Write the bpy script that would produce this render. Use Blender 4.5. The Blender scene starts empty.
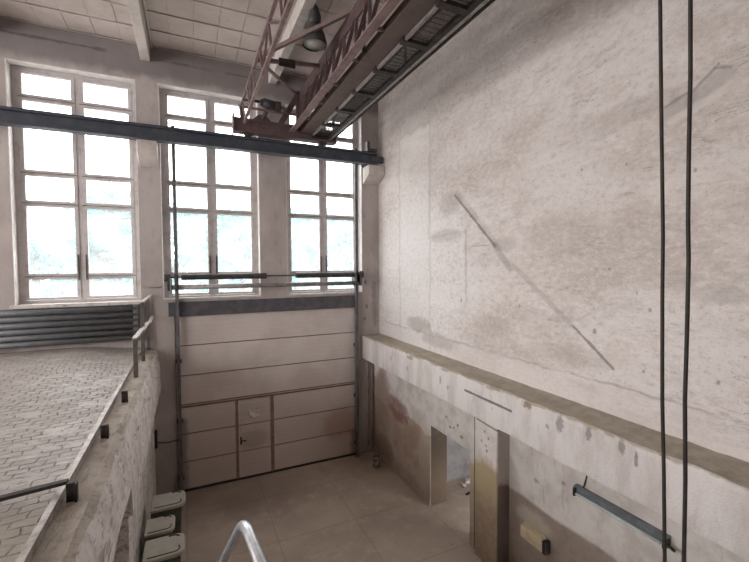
import bpy, bmesh, math, random
from mathutils import Vector, Matrix, noise as mnoise
random.seed(7)
scn = bpy.context.scene
COL = scn.collection

# ------------------------------------------------------------------ camera
EYE = Vector((0.0, 0.0, 4.15))
F_PX = 401.383
AX = Vector((0.9071, 0.0212, 0.4208))      # world X seen in camera axes (right, up, forward)
AY = Vector((-0.4210, 0.0338, 0.9064))
AX.normalize(); AY = (AY - AX*AY.dot(AX)).normalized(); AZ = AX.cross(AY)
if AZ.y < 0: AZ = -AZ
cam_d = bpy.data.cameras.new('camera'); cam = bpy.data.objects.new('camera', cam_d); COL.objects.link(cam)
right = Vector((AX.x, AY.x, AZ.x)); up = Vector((AX.y, AY.y, AZ.y)); fwd = Vector((AX.z, AY.z, AZ.z))
m = Matrix((right, up, -fwd)).transposed().to_4x4(); m.translation = EYE
cam.matrix_world = m
cam_d.sensor_width = 36.0; cam_d.sensor_fit = 'HORIZONTAL'
cam_d.lens = F_PX/749*36.0; cam_d.clip_start = 0.02; cam_d.clip_end = 400
scn.camera = cam

# ------------------------------------------------------------------ world, light, exposure
SKY = 6.2
w = bpy.data.worlds.new('overcast_sky'); scn.world = w; w.use_nodes = True
wn = w.node_tree; wn.nodes.clear()
wo = wn.nodes.new('ShaderNodeOutputWorld'); wb = wn.nodes.new('ShaderNodeBackground')
wb.inputs[0].default_value = (1.0, 0.975, 0.965, 1); wb.inputs[1].default_value = SKY
wn.links.new(wb.outputs[0], wo.inputs[0])
vs = scn.view_settings
vs.view_transform = 'Standard'; vs.look = 'None'; vs.exposure = 0.5; vs.gamma = 1.0; vs.use_curve_mapping = False

# daylight portals in the openings of the hall (guide sampling of the sky, give no light of their own)
def portal(name, loc, rot, sx, sy):
    d = bpy.data.lights.new(name, 'AREA'); d.shape = 'RECTANGLE'; d.size = sx; d.size_y = sy; d.cycles.is_portal = True
    o = bpy.data.objects.new(name, d); o.location = loc; o.rotation_euler = rot; COL.objects.link(o)
for k, (a, c) in enumerate(((-2.46, -.77), (-.41, 1.28), (1.79, 3.43))):
    portal('window_daylight', ((a+c)/2, 8.46, 5.43), (-math.pi/2, 0, 0), 1.8, 3.9)
portal('side_daylight', (-8.32, 2.5, 5.35), (0, -math.pi/2, 0), 4.4, 11.0)

# ------------------------------------------------------------------ material builder
class G:
    def __init__(s, name):
        s.m = bpy.data.materials.new(name); s.m.use_nodes = True
        s.t = s.m.node_tree; s.t.nodes.clear()
        s.o = s.n('ShaderNodeOutputMaterial')
        s.geo = s.n('ShaderNodeNewGeometry'); s.pos = s.geo.outputs['Position']
        sp = s.n('ShaderNodeSeparateXYZ'); s.l(s.pos, sp.inputs[0]); s.x, s.y, s.z = sp.outputs
    def n(s, k): return s.t.nodes.new(k)
    def l(s, a, b): s.t.links.new(a, b)
    def put(s, sock, v):
        if isinstance(v, bpy.types.NodeSocket): s.l(v, sock)
        elif isinstance(v, tuple) and len(v) == 3 and sock.type == 'RGBA': sock.default_value = (*v, 1)
        else: sock.default_value = v
    def math(s, op, a, b=0.0, c=None, clamp=False):
        k = s.n('ShaderNodeMath'); k.operation = op; k.use_clamp = clamp
        s.put(k.inputs[0], a); s.put(k.inputs[1], b)
        if c is not None: s.put(k.inputs[2], c)
        return k.outputs[0]
    def vec(s, x, y, z=0.0):
        k = s.n('ShaderNodeCombineXYZ'); s.put(k.inputs[0], x); s.put(k.inputs[1], y); s.put(k.inputs[2], z); return k.outputs[0]
    def scaled(s, sc):
        k = s.n('ShaderNodeVectorMath'); k.operation = 'MULTIPLY'; s.l(s.pos, k.inputs[0]); k.inputs[1].default_value = sc; return k.outputs[0]
    def noise(s, scale, detail=5, rough=.6, st=None, dist=0.0):
        k = s.n('ShaderNodeTexNoise'); k.inputs['Scale'].default_value = scale
        k.inputs['Detail'].default_value = detail; k.inputs['Roughness'].default_value = rough
        k.inputs['Distortion'].default_value = dist
        s.l(s.scaled(st) if st else s.pos, k.inputs['Vector']); return k.outputs['Fac']
    def voro(s, scale, st=None, feature='F1'):
        k = s.n('ShaderNodeTexVoronoi'); k.feature = feature; k.inputs['Scale'].default_value = scale
        s.l(s.scaled(st) if st else s.pos, k.inputs['Vector']); return k.outputs['Distance']
    def ramp(s, f, a, b, lo=0.0, hi=1.0):
        k = s.n('ShaderNodeMapRange'); k.interpolation_type = 'SMOOTHSTEP'; k.clamp = True
        s.put(k.inputs['Value'], f); k.inputs['From Min'].default_value = a; k.inputs['From Max'].default_value = b
        k.inputs['To Min'].default_value = lo; k.inputs['To Max'].default_value = hi; return k.outputs[0]
    def mix(s, f, a, b):
        k = s.n('ShaderNodeMix'); k.data_type = 'RGBA'
        s.put(k.inputs[0], f); s.put(k.inputs[6], a); s.put(k.inputs[7], b); return k.outputs[2]
    def mul(s, a, b): return s.math('MULTIPLY', a, b)
    def seg(s, p, a, b, r0, r1, wob=0.0, wsc=6):
        """mask 1 near the segment a-b in the plane of socket pair p"""
        v = s.vec(*p)
        pa = s.n('ShaderNodeVectorMath'); pa.operation = 'SUBTRACT'; s.l(v, pa.inputs[0]); pa.inputs[1].default_value = (*a, 0)
        ba = Vector((b[0]-a[0], b[1]-a[1], 0)); q = ba/ba.length_squared
        d = s.n('ShaderNodeVectorMath'); d.operation = 'DOT_PRODUCT'; s.l(pa.outputs[0], d.inputs[0]); d.inputs[1].default_value = q
        h = s.math('ADD', d.outputs['Value'], 0, clamp=True)
        sc = s.n('ShaderNodeVectorMath'); sc.operation = 'SCALE'; sc.inputs[0].default_value = ba; s.l(h, sc.inputs['Scale'])
        df = s.n('ShaderNodeVectorMath'); df.operation = 'DISTANCE'; s.l(pa.outputs[0], df.inputs[0]); s.l(sc.outputs[0], df.inputs[1])
        dist = df.outputs['Value']
        if wob: dist = s.math('MULTIPLY_ADD', s.math('SUBTRACT', s.noise(wsc, 4), .5), wob, dist)
        return s.ramp(dist, r0, r1, 1, 0)
    def blob(s, p, c, r, wob=.6, wsc=9, soft=.35):
        a = s.math('DIVIDE', s.math('SUBTRACT', p[0], c[0]), r[0]); b = s.math('DIVIDE', s.math('SUBTRACT', p[1], c[1]), r[1])
        d = s.math('SQRT', s.math('ADD', s.mul(a, a), s.mul(b, b)))
        d = s.math('MULTIPLY_ADD', s.math('SUBTRACT', s.noise(wsc, 5), .5), wob*2, d)
        return s.ramp(d, 1-soft, 1+soft, 1, 0)
    def out(s, color, rough=.85, metal=0.0, bump=None, bs=.3, bd=.02, spec=.3):
        b = s.n('ShaderNodeBsdfPrincipled'); s.put(b.inputs['Base Color'], color); s.put(b.inputs['Roughness'], rough)
        b.inputs['Metallic'].default_value = metal; b.inputs['Specular IOR Level'].default_value = spec
        if bump is not None:
            k = s.n('ShaderNodeBump'); k.inputs['Strength'].default_value = bs; k.inputs['Distance'].default_value = bd
            s.l(bump, k.inputs['Height']); s.l(k.outputs[0], b.inputs['Normal'])
        s.l(b.outputs[0], s.o.inputs[0]); return s.m

def worn(name, c, c2, scale=6, rough=.7, metal=0.0, lo=.4, hi=.65, bs=.15, st=None, spec=.3):
    g = G(name); n = g.noise(scale, 6, .65, st); n2 = g.noise(scale*5, 4)
    col = g.mix(g.ramp(n, lo, hi), c, c2)
    col = g.mix(g.mul(g.ramp(n2, .5, .75), .25), col, tuple(k*.6 for k in c2))
    return g.out(col, rough, metal, n2, bs, .005, spec)

# right upper wall: whitewashed plaster with streaks, scars and patches
def mat_right_wall():
    g = G('right_wall_plaster'); P = (g.y, g.z)
    a = g.noise(1.0, 6, .6, (1, .6, 1.2)); b = g.noise(3.0, 8, .72, (1, .45, 1.5)); c = g.noise(16, 7, .75, (1, .7, 1.2)); d = g.noise(45, 4, .7)
    col = g.mix(g.ramp(a, .36, .62), (.53, .467, .43), (.68, .625, .60))
    col = g.mix(g.mul(g.ramp(b, .48, .66), .42), col, (.40, .355, .33))
    col = g.mix(g.mul(g.ramp(c, .48, .64), .5), col, (.74, .695, .67))
    col = g.mix(g.mul(g.ramp(c, .47, .34), .42), col, (.34, .295, .265))
    col = g.mix(g.mul(g.ramp(d, .56, .68), .45), col, (.27, .235, .21))
    col = g.mix(g.mul(g.ramp(g.noise(2.0, 8, .7, (1, .6, 1)), .56, .66), .32), col, (.46, .38, .325))
    # thin trowel cracks running along the wall
    cr = g.ramp(g.math('ABSOLUTE', g.math('SUBTRACT', g.noise(1.5, 7, .62, (1, .45, 2.6)), .5)), 0, .010, 1, 0)
    col = g.mix(g.mul(cr, g.ramp(g.noise(1.4, 4), .5, .62, 0, .6)), col, (.24, .205, .185))
    # worn grey-white lower left zone and a pale rendered column with a rounded head
    col = g.mix(g.mul(g.blob(P, (6.4, 3.9), (1.6, 1.6), .45, 2.5), g.ramp(c, .3, .6, .25, .8)), col, (.74, .715, .71))
    wy = g.math('MULTIPLY_ADD', g.math('SUBTRACT', g.noise(4, 5), .5), .22, g.y); wz = g.math('MULTIPLY_ADD', g.math('SUBTRACT', g.noise(4.3, 5), .5), .3, g.z)
    inn = g.mul(g.mul(g.ramp(wy, 5.95, 5.99), g.ramp(wy, 6.98, 7.02, 1, 0)), g.ramp(wz, 6.55, 6.62, 1, 0))
    col = g.mix(g.mul(inn, .28), col, (.68, .665, .65))
    out_ = g.mul(g.mul(g.ramp(wy, 5.89, 5.93), g.ramp(wy, 7.04, 7.08, 1, 0)), g.ramp(wz, 6.62, 6.68, 1, 0))
    col = g.mix(g.mul(g.math('SUBTRACT', out_, inn, clamp=True), g.ramp(c, .35, .6, .0, .42)), col, (.36, .32, .295))
    # band above the ledge, repaired, with a crack along it
    low = g.math('MULTIPLY_ADD', g.math('SUBTRACT', g.noise(2.2, 5), .5), .16, g.z)
    col = g.mix(g.mul(g.ramp(low, 2.86, 2.93, 1, 0), .45), col, (.66, .60, .585))
    col = g.mix(g.mul(g.ramp(g.math('ABSOLUTE', g.math('SUBTRACT', low, 2.93)), .0, .022, 1, 0), g.ramp(g.noise(1.7, 3), .4, .6, .15, .6)), col, (.30, .27, .25))
    # diagonal scar where a stair or pipe once ran
    for A, B, r, k in (((5.217, 5.24), (4.30, 4.40), .018, .85), ((4.30, 4.40), (4.02, 4.10), .045, .4), ((3.95, 4.13), (3.10, 3.50), .03, .28), ((3.06, 3.47), (2.595, 3.11), .016, .8), ((4.80, 4.42), (4.27, 4.42), .006, .4)):
        col = g.mix(g.mul(g.seg(P, A, B, r*.5, r*1.7, .05, 9), k), col, (.20, .175, .165))
    col = g.mix(g.mul(g.seg(P, (5.17, 5.27), (4.2, 4.36), .02, .06, .05, 9), .25), col, (.30, .25, .23))
    # patch edges
    for A, B, k in (((4.94, 4.66), (4.93, 3.6), .4), ((4.94, 4.66), (6.0, 4.62), .25), ((5.9, 5.9), (5.95, 4.9), .25)):
        col = g.mix(g.mul(g.seg(P, A, B, .006, .035, .09, 6), k), col, (.33, .30, .28))
    # dark blotches
    for c_, r_, k in (((5.35, 5.12), (.30, .18), .32), ((5.45, 4.62), (.4, .10), .34), ((4.1, 4.42), (.22, .10), .34), ((6.3, 3.05), (.4, .14), .5), ((5.7, 2.86), (.5, .12), .4), ((2.55, 5.6), (.5, .10), .22), ((3.3, 4.5), (.5, .22), .16), ((2.0, 4.0), (.12, .08), .35), ((1.75, 3.9), (.22, .07), .3), ((4.4, 3.3), (.35, .15), .22), ((3.1, 3.15), (.5, .1), .2)):
        col = g.mix(g.mul(g.blob(P, c_, r_, .7, 5), k), col, (.29, .245, .215))
    # smeared repair
    for A, B, k in (((2.14, 5.46), (2.0, 5.52), .55), ((1.95, 5.50), (1.74, 5.62), .55)):
        col = g.mix(g.mul(g.seg(P, A, B, .045, .10, .09, 9), k), col, (.36, .33, .31))
    for A, B in (((2.16, 5.52), (1.98, 5.58)), ((1.97, 5.56), (1.80, 5.70)), ((1.80, 5.70), (1.70, 5.66))):
        col = g.mix(g.mul(g.seg(P, A, B, .004, .022, .03, 12), .6), col, (.22, .20, .19))
    col = g.mix(g.mul(g.seg(P, (2.12, 5.38), (1.74, 5.50), .02, .05, .06, 9), .5), col, (.68, .63, .60))
    # nail holes and spots
    for c_, r_ in (((2.255, 3.726), .022), ((2.375, 3.875), .014), ((2.98, 5.15), .018), ((6.6, 5.72), .02), ((6.6, 5.35), .02), ((1.92, 4.92), .016), ((2.65, 4.1), .016), ((2.3, 3.15), .018), ((1.72, 3.2), .018), ((1.78, 5.72), .015), ((1.5, 4.9), .018), ((5.05, 3.6), .03), ((2.5, 5.1), .016), ((3.85, 3.62), .02), ((2.8, 3.45), .03)):
        col = g.mix(g.mul(g.blob(P, c_, (r_*.7, r_), .3, 20), .6), col, (.20, .175, .16))
    sp = g.mul(g.ramp(g.voro(9), .02, .10, 1, 0), g.ramp(g.noise(1.3, 3), .5, .62))
    col = g.mix(g.mul(sp, .5), col, (.24, .21, .20))
    h = g.math('MULTIPLY_ADD', g.noise(5, 8, .7, (1, .5, 1.3)), 1.0, g.mul(c, .3))
    return g.out(col, .9, 0, g.math('MULTIPLY_ADD', d, .25, h), .6, .03)

def mat_lower_wall(name, dado, recess=False):
    g = G(name); P = (g.y, g.z)
    n = g.noise(1.6, 6, .65); f = g.noise(9, 6, .7)
    white = g.mix(g.ramp(g.noise(3, 6, .65), .4, .65), (.70, .66, .635), (.55, .505, .475))
    brown = g.mix(g.ramp(n, .38, .62), (.37, .272, .213), (.46, .37, .305))
    brown = g.mix(g.mul(g.ramp(f, .5, .7), .45), brown, (.22, .165, .13))
    zz = g.math('MULTIPLY_ADD', g.math('SUBTRACT', g.noise(1.9, 4), .5), .55 if not recess else .12, g.z)
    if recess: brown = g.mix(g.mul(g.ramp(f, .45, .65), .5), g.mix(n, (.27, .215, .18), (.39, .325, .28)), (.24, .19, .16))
    col = g.mix(g.ramp(zz, dado-.03, dado+.03), brown, white)
    if not recess:
        col = g.mix(g.mul(g.blob(P, (6.9, 1.32), (.42, .22), .9, 5), .75), col, (.22, .10, .08))
        col = g.mix(g.mul(g.blob(P, (7.6, 1.4), (.32, .6), .6, 5), .65), col, (.24, .13, .10))
        col = g.mix(g.mul(g.ramp(g.y, 7.0, 7.5), g.mul(g.ramp(zz, 1.6, 1.75, 1, 0), .5)), col, (.33, .25, .20))
        col = g.mix(g.mul(g.blob(P, (5.9, .75), (.2, .6), .5, 4), .5), col, (.48, .42, .35))
        col = g.mix(g.mul(g.blob(P, (4.5, 1.0), (.28, .4), .5, 4), .45), col, (.46, .38, .22))
        col = g.mix(g.mul(g.blob(P, (7.5, .25), (.42, .30), .15, 6, .15), .5), col, (.20, .15, .12))
        col = g.mix(g.mul(g.ramp(g.math('MULTIPLY_ADD', g.math('SUBTRACT', g.noise(8, 5), .5), .2, g.z), .05, .12, 1, 0), .6), col, (.42, .37, .32))
        jamb_shade = g.mul(g.ramp(g.x, 3.70, 3.72), g.ramp(g.math('ABSOLUTE', g.math('SUBTRACT', g.y, 5.19)), .48, .53, 0, 1))
        col = g.mix(g.mul(jamb_shade, .9), col, g.mix(g.ramp(g.math('MULTIPLY_ADD', g.math('SUBTRACT', n, .5), .8, g.z), .3, 1.1), (.19, .142, .10), (.075, .057, .040)))  # doorway sides: brown paint, darkened upward to stand for shade
        for c_ in ((5.25, 1.72), (5.05, 1.62), (4.95, 1.7), (5.15, 1.6), (4.86, 1.55)):
            col = g.mix(g.mul(g.blob(P, c_, (.03, .022), 1.4, 22), .8), col, (.20, .17, .15))
    else:
        col = g.mix(g.mul(g.blob(P, (3.65, .92), (.28, .13), .5, 7), .6), col, (.55, .49, .42))
        for c_ in ((3.6, 1.45), (3.2, 1.62), (2.2, 1.35)):
            col = g.mix(g.mul(g.blob(P, c_, (.035, .022), 1.4, 22), .6), col, (.24, .20, .18))
        col = g.mix(g.mul(g.ramp(g.noise(5, 5, .6, (1, 3, .4)), .56, .7), .35), col, (.33, .27, .23))
    sp = g.mul(g.ramp(g.voro(7), .03, .10, 1, 0), g.ramp(g.noise(1.9, 3), .5, .6))
    col = g.mix(g.mul(sp, .6), col, (.22, .18, .16))
    return g.out(col, .88, 0, g.math('ADD', g.mul(f, .5), g.noise(3, 6)), .35, .025)

def mat_pillar():
    g = G('pillar_paint_and_shade'); P = (g.y, g.z)
    n = g.noise(2.5, 6, .65); f = g.noise(10, 6, .7)
    col = g.mix(g.ramp(n, .4, .65), (.76, .72, .69), (.62, .575, .54))
    zz = g.math('MULTIPLY_ADD', g.math('SUBTRACT', g.noise(2.6, 4), .5), .5, g.z)
    col = g.mix(g.ramp(zz, 1.35, 1.5, 1, 0), col, (.46, .37, .235))
    col = g.mix(g.mul(g.ramp(zz, .7, 1.15, 1, 0), .85), col, g.mix(g.ramp(f, .4, .65), (.30, .215, .155), (.37, .29, .22)))
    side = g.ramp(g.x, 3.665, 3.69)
    col = g.mix(side, col, g.mix(g.ramp(zz, 1.15, 1.25), (.145, .108, .09), (.36, .315, .285)))  # side face keeps its dado tones, darkened here to stand for shade
    for c_ in ((4.3, 1.85), (4.22, 1.78), (4.36, 1.70), (4.27, 1.66), (4.25, 1.60)):
        col = g.mix(g.mul(g.blob(P, c_, (.018, .02), 1.4, 24), .7), col, (.20, .17, .15))
    col = g.mix(g.mul(g.seg(P, (4.46, 1.975), (4.06, 1.955), .006, .016, .02, 9), .8), col, (.16, .13, .12))
    return g.out(col, .88, 0, g.math('ADD', g.mul(f, .5), n), .35, .02)

def mat_ledge_front():
    g = G('ledge_front_paint'); P = (g.y, g.z)
    col = g.mix(g.ramp(g.noise(3.0, 6, .65, (1, 1, .35)), .4, .66), (.66, .62, .605), (.52, .475, .45))
    col = g.mix(g.mul(g.ramp(g.noise(11, 6, .7, (1, 1, .3)), .55, .72), .35), col, (.40, .35, .32))
    col = g.mix(g.mul(g.seg(P, (4.404, 2.435), (3.542, 2.431), .010, .022, .02, 9), .95), col, (.17, .15, .145))
    for c_, r_, k, cc in (((3.298, 2.585), (.07, .05), .9, (.27, .19, .14)), ((2.86, 2.52), (.05, .10), .75, (.26, .235, .22)), ((2.54, 2.55), (.035, .08), .8, (.24, .22, .21)), ((2.215, 2.55), (.03, .08), .8, (.25, .22, .21)), ((2.09, 2.5), (.018, .09), .8, (.22, .2, .19)), ((3.02, 2.44), (.03, .03), .7, (.3, .27, .25)), ((6.6, 2.4), (.05, .04), .5, (.3, .27, .25)), ((6.0, 2.36), (.05, .05), .5, (.3, .27, .25)), ((5.0, 2.42), (.03, .07), .6, (.25, .22, .2)), ((4.8, 2.36), (.03, .05), .6, (.25, .22, .2)), ((5.9, 2.57), (.12, .04), .7, (.28, .24, .2)), ((4.9, 2.6), (.1, .03), .7, (.3, .25, .22)), ((3.9, 2.6), (.1, .025), .6, (.3, .25, .22))):
        col = g.mix(g.mul(g.blob(P, c_, (r_[0]*.85, r_[1]*.85), 1.1, 22, .25), k), col, cc)
    e = g.math('MULTIPLY_ADD', g.math('SUBTRACT', g.noise(7, 5), .5), .09, g.z)
    col = g.mix(g.mul(g.ramp(e, 2.60, 2.625), .8), col, (.33, .285, .235))
    sp = g.mul(g.ramp(g.voro(7, (1, 1, .6)), .03, .12, 1, 0), g.ramp(g.noise(2.3, 3), .5, .6))
    col = g.mix(g.mul(sp, .65), col, (.24, .21, .19))
    top = g.math('GREATER_THAN', g.math('ABSOLUTE', s_z(g)), .6)
    dust = g.mix(g.ramp(g.noise(6, 7, .7), .38, .66), (.40, .35, .285), (.305, .26, .21))
    dust = g.mix(g.mul(g.ramp(g.noise(40, 4, .7), .5, .7), .35), dust, (.42, .37, .30))
    col = g.mix(top, col, dust)
    return g.out(col, .92, 0, g.math('ADD', g.noise(14, 7, .7), g.noise(50, 3)), .4, .015)
def s_z(g):
    k = g.n('ShaderNodeSeparateXYZ'); g.l(g.geo.outputs['True Normal'], k.inputs[0]); return k.outputs[2]

def mat_back_wall():
    g = G('back_wall_plaster')
    col = g.mix(g.ramp(g.noise(1.4, 6, .62, (1, 1, .6)), .36, .64), (.53, .475, .455), (.42, .368, .35))
    col = g.mix(g.mul(g.ramp(g.noise(8, 6, .7, (1, 1, .35)), .52, .72), .4), col, (.24, .20, .19))
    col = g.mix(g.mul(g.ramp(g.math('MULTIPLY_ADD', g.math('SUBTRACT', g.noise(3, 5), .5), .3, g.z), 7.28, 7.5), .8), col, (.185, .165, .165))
    col = g.mix(g.mul(g.seg((g.x, g.z), (-2.6, 7.72), (1.8, 7.70), .008, .03, .10, 3), g.ramp(g.noise(1.2, 3), .42, .58, .0, .7)), col, (.10, .09, .09))
    # flaked strip of the corner pier and low grime
    col = g.mix(g.mul(g.seg((g.x, g.z), (3.70, 3.75), (3.72, 2.85), .02, .085, .16, 9), .5), col, (.21, .175, .16))
    for c_ in ((3.50, 3.78), (3.52, 3.25), (3.47, 2.98)):
        col = g.mix(g.mul(g.blob((g.x, g.z), c_, (.03, .045), 1.2, 18), .7), col, (.15, .11, .10))
    col = g.mix(g.mul(g.ramp(g.math('MULTIPLY_ADD', g.math('SUBTRACT', g.noise(3, 5), .5), .5, g.z), .2, 1.5, 1, 0), .45), col, (.23, .185, .165))
    h = g.math('ADD', g.noise(6, 7, .65), g.mul(g.noise(30, 4), .4))
    return g.out(col, .9, 0, h, .35, .02)

def mat_floor():
    g = G('dusty_concrete_floor')
    col = g.mix(g.ramp(g.noise(.8, 6, .6), .36, .64), (.51, .42, .345), (.40, .325, .265))
    col = g.mix(g.mul(g.ramp(g.noise(4, 7, .7), .5, .7), .45), col, (.60, .52, .455))
    col = g.mix(g.mul(g.ramp(g.noise(22, 5, .7), .55, .72), .3), col, (.17, .135, .115))
    bx = g.math('ABSOLUTE', g.math('SUBTRACT', g.math('FRACT', g.math('MULTIPLY', g.math('ADD', g.y, .3), .8)), .5))
    by = g.math('ABSOLUTE', g.math('SUBTRACT', g.math('FRACT', g.math('MULTIPLY', g.math('ADD', g.x, .1), .8)), .5))
    j = g.math('MAXIMUM', g.ramp(bx, .488, .496), g.ramp(by, .488, .496))
    col = g.mix(g.mul(j, .28), col, (.16, .13, .11))
    # darker floor by the door
    col = g.mix(g.mul(g.blob((g.x, g.y), (.7, 7.6), (1.6, .9), .7, 2), .30), col, (.16, .13, .115))
    sp = g.mul(g.ramp(g.voro(3.3), .02, .06, 1, 0), .7)
    col = g.mix(sp, col, (.13, .10, .09))
    return g.out(col, .62, 0, g.math('ADD', g.noise(9, 7), g.mul(g.noise(60, 3), .4)), .25, .01, .4)

def mat_paving():
    g = G('old_block_paving')
    k = g.n('ShaderNodeTexBrick'); k.offset = .5; k.squash = 1.0
    wob = g.n('ShaderNodeVectorMath'); wob.operation = 'ADD'
    n3 = g.n('ShaderNodeTexNoise'); n3.inputs['Scale'].default_value = 3.0; n3.inputs['Detail'].default_value = 3; g.l(g.pos, n3.inputs['Vector'])
    sub = g.n('ShaderNodeVectorMath'); sub.operation = 'MULTIPLY_ADD'; g.l(n3.outputs['Color'], sub.inputs[0]); sub.inputs[1].default_value = (.13, .13, 0); g.l(g.pos, sub.inputs[2])
    rot = g.n('ShaderNodeVectorRotate'); rot.rotation_type = 'Z_AXIS'; rot.inputs['Angle'].default_value = -.07; g.l(sub.outputs[0], rot.inputs['Vector'])
    g.l(rot.outputs[0], k.inputs['Vector'])
    k.inputs['Color1'].default_value = (.34, .305, .28, 1); k.inputs['Color2'].default_value = (.40, .365, .34, 1); k.inputs['Mortar'].default_value = (.10, .083, .072, 1)
    k.inputs['Scale'].default_value = 1.0; k.inputs['Mortar Size'].default_value = .007; k.inputs['Mortar Smooth'].default_value = .7
    k.inputs['Brick Width'].default_value = .135; k.inputs['Row Height'].default_value = .085; k.inputs['Bias'].default_value = -.2
    fac = g.mul(k.outputs['Fac'], g.ramp(g.noise(5, 4, .6), .38, .54))
    col = g.mix(fac, g.mix(g.ramp(g.noise(7, 5, .7, (.6, 1.6, 1)), .36, .64), (.40, .365, .34), (.29, .255, .228)), (.17, .142, .124))
    col = g.mix(g.mul(g.ramp(g.math('ABSOLUTE', g.math('SUBTRACT', g.noise(3.2, 6, .62, (.5, 2.2, 1)), .5)), 0, .022, 1, 0), .5), col, (.14, .115, .10))
    fill = g.ramp(g.noise(2.5, 5, .65), .42, .6)
    col = g.mix(g.mul(fill, .55), col, (.375, .335, .305))
    col = g.mix(g.mul(g.ramp(g.noise(12, 6, .7), .5, .72), .4), col, (.24, .21, .185))
    # broken bald patch near the fallen bar, bleached dust along the kerb
    col = g.mix(g.mul(g.blob((g.x, g.y), (-1.0, 2.75), (.55, .35), .6, 4), .6), col, (.28, .235, .18))
    h = g.math('ADD', g.math('MULTIPLY', fac, g.math('MULTIPLY_ADD', fill, -.5, -1.0)), g.mul(g.noise(9, 6, .7), .55))
    return g.out(col, g.ramp(g.noise(5, 4), .3, .7, .42, .72), 0, h, .9, .02, .5)

def mat_edge_beam():
    g = G('crumbling_concrete_edge')
    col = g.mix(g.ramp(g.noise(2.6, 6, .65), .38, .64), (.49, .44, .385), (.38, .332, .28))
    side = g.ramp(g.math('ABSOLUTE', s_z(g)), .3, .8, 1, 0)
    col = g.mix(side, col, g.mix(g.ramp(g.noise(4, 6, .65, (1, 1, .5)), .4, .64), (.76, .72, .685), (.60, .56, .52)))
    col = g.mix(g.mul(g.ramp(g.noise(16, 6, .72, (1, .5, 1)), .51, .64), .7), col, (.25, .21, .18))
    col = g.mix(g.mul(g.ramp(g.noise(5, 4, .6, (3, .6, 3)), .6, .68), .6), col, (.22, .19, .165))
    sp = g.mul(g.ramp(g.voro(6, (1, .6, 1)), .03, .10, 1, 0), .75)
    col = g.mix(sp, col, (.19, .16, .14))
    return g.out(col, .9, 0, g.math('ADD', g.noise(7, 7, .7), g.mul(g.noise(30, 5, .7), .5)), .6, .03)

def mat_ceiling():
    g = G('ceiling_slabs')
    col = g.mix(g.ramp(g.noise(1.2, 5), .35, .65), (.60, .53, .495), (.48, .42, .385))
    col = g.mix(g.mul(g.ramp(g.noise(9, 6, .7), .5, .72), .35), col, (.36, .30, .265))
    return g.out(col, .9, 0, g.noise(15, 5), .2, .01)

def mat_door():
    g = G('door_panel_paint')
    rib = g.math('ABSOLUTE', g.math('SUBTRACT', g.math('FRACT', g.math('MULTIPLY', g.z, 1/.09)), .5))
    col = g.mix(g.ramp(g.noise(1.4, 6, .6), .36, .66), (.68, .615, .58), (.59, .525, .49))
    low = g.ramp(g.math('MULTIPLY_ADD', g.math('SUBTRACT', g.noise(1.6, 5), .5), 1.0, g.z), .5, 2.3, 1, 0)
    col = g.mix(g.mul(low, .72), col, (.47, .38, .325))
    col = g.mix(g.mul(g.blob((g.x, g.z), (2.95, .75), (.45, .35), .6, 3), .55), col, (.36, .21, .16))
    col = g.mix(g.mul(g.blob((g.x, g.z), (1.1, .75), (.28, .18), .5, 5), .4), col, (.25, .20, .17))
    for A, B in (((-.15, 0), (-.15, 1.3)), ((3.2, 0.0), (3.22, .5))):
        col = g.mix(g.mul(g.seg((g.x, g.z), A, B, .03, .12, .12, 5), .6), col, (.12, .10, .095))
    col = g.mix(g.mul(g.ramp(rib, .43, .5), .16), col, (.20, .165, .15))
    col = g.mix(g.mul(g.ramp(g.noise(26, 5, .7, (1, 1, 2)), .54, .72), .2), col, (.2, .16, .14))
    return g.out(col, .6, 0, rib, .25, .01, .35)

M = {}
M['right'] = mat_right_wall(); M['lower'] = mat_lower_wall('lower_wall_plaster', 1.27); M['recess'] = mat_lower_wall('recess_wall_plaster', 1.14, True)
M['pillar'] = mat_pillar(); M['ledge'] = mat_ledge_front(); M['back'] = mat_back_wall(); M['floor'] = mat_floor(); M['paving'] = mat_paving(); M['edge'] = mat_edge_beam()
M['ceiling'] = mat_ceiling(); M['door'] = mat_door()
M['beam'] = worn('whitewashed_beam', (.60, .55, .515), (.50, .45, .415), 4, .85)
M['winframe'] = worn('white_window_paint', (.60, .56, .555), (.47, .43, .415), 7, .55, 0, .45, .7)
M['reveal'] = worn('bloom_white_reveal', (.74, .71, .69), (.62, .585, .56), 6, .85)  # white lining, made whiter to stand for bloom around the panes
M['sill'] = worn('sill_paint', (.62, .58, .555), (.34, .30, .275), 8, .7, 0, .52, .7)
M['bluesteel'] = worn('blue_grey_steel', (.050, .058, .078), (.085, .088, .10), 6, .55, .0, .4, .7, spec=.4)
M['trackgrey'] = worn('dull_track_steel', (.15, .147, .157), (.10, .093, .092), 6, .6, .1)
M['darksteel'] = worn('dark_steel', (.060, .058, .062), (.10, .092, .09), 10, .5, .2)
M['redlead'] = worn('red_oxide_paint', (.135, .085, .086), (.095, .066, .066), 8, .7, 0, .4, .65)
M['palered'] = worn('dusty_red_oxide', (.25, .178, .17), (.18, .122, .118), 8, .75, 0, .4, .65)
M['catwalk'] = worn('brown_deck_plate', (.13, .092, .080), (.10, .075, .068), 7, .75)
M['grate'] = worn('grey_grating', (.085, .078, .075), (.12, .108, .10), 12, .6, .2)
M['angle'] = worn('pale_angle_steel', (.30, .275, .265), (.20, .18, .175), 10, .5, .3)
M['radiator'] = worn('slate_radiator_paint', (.12, .125, .135), (.155, .158, .165), 9, .45, 0, .4, .7, spec=.5)
M['kerbsteel'] = worn('worn_kerb_angle', (.42, .39, .36), (.24, .205, .18), 9, .45, .3)
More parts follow.
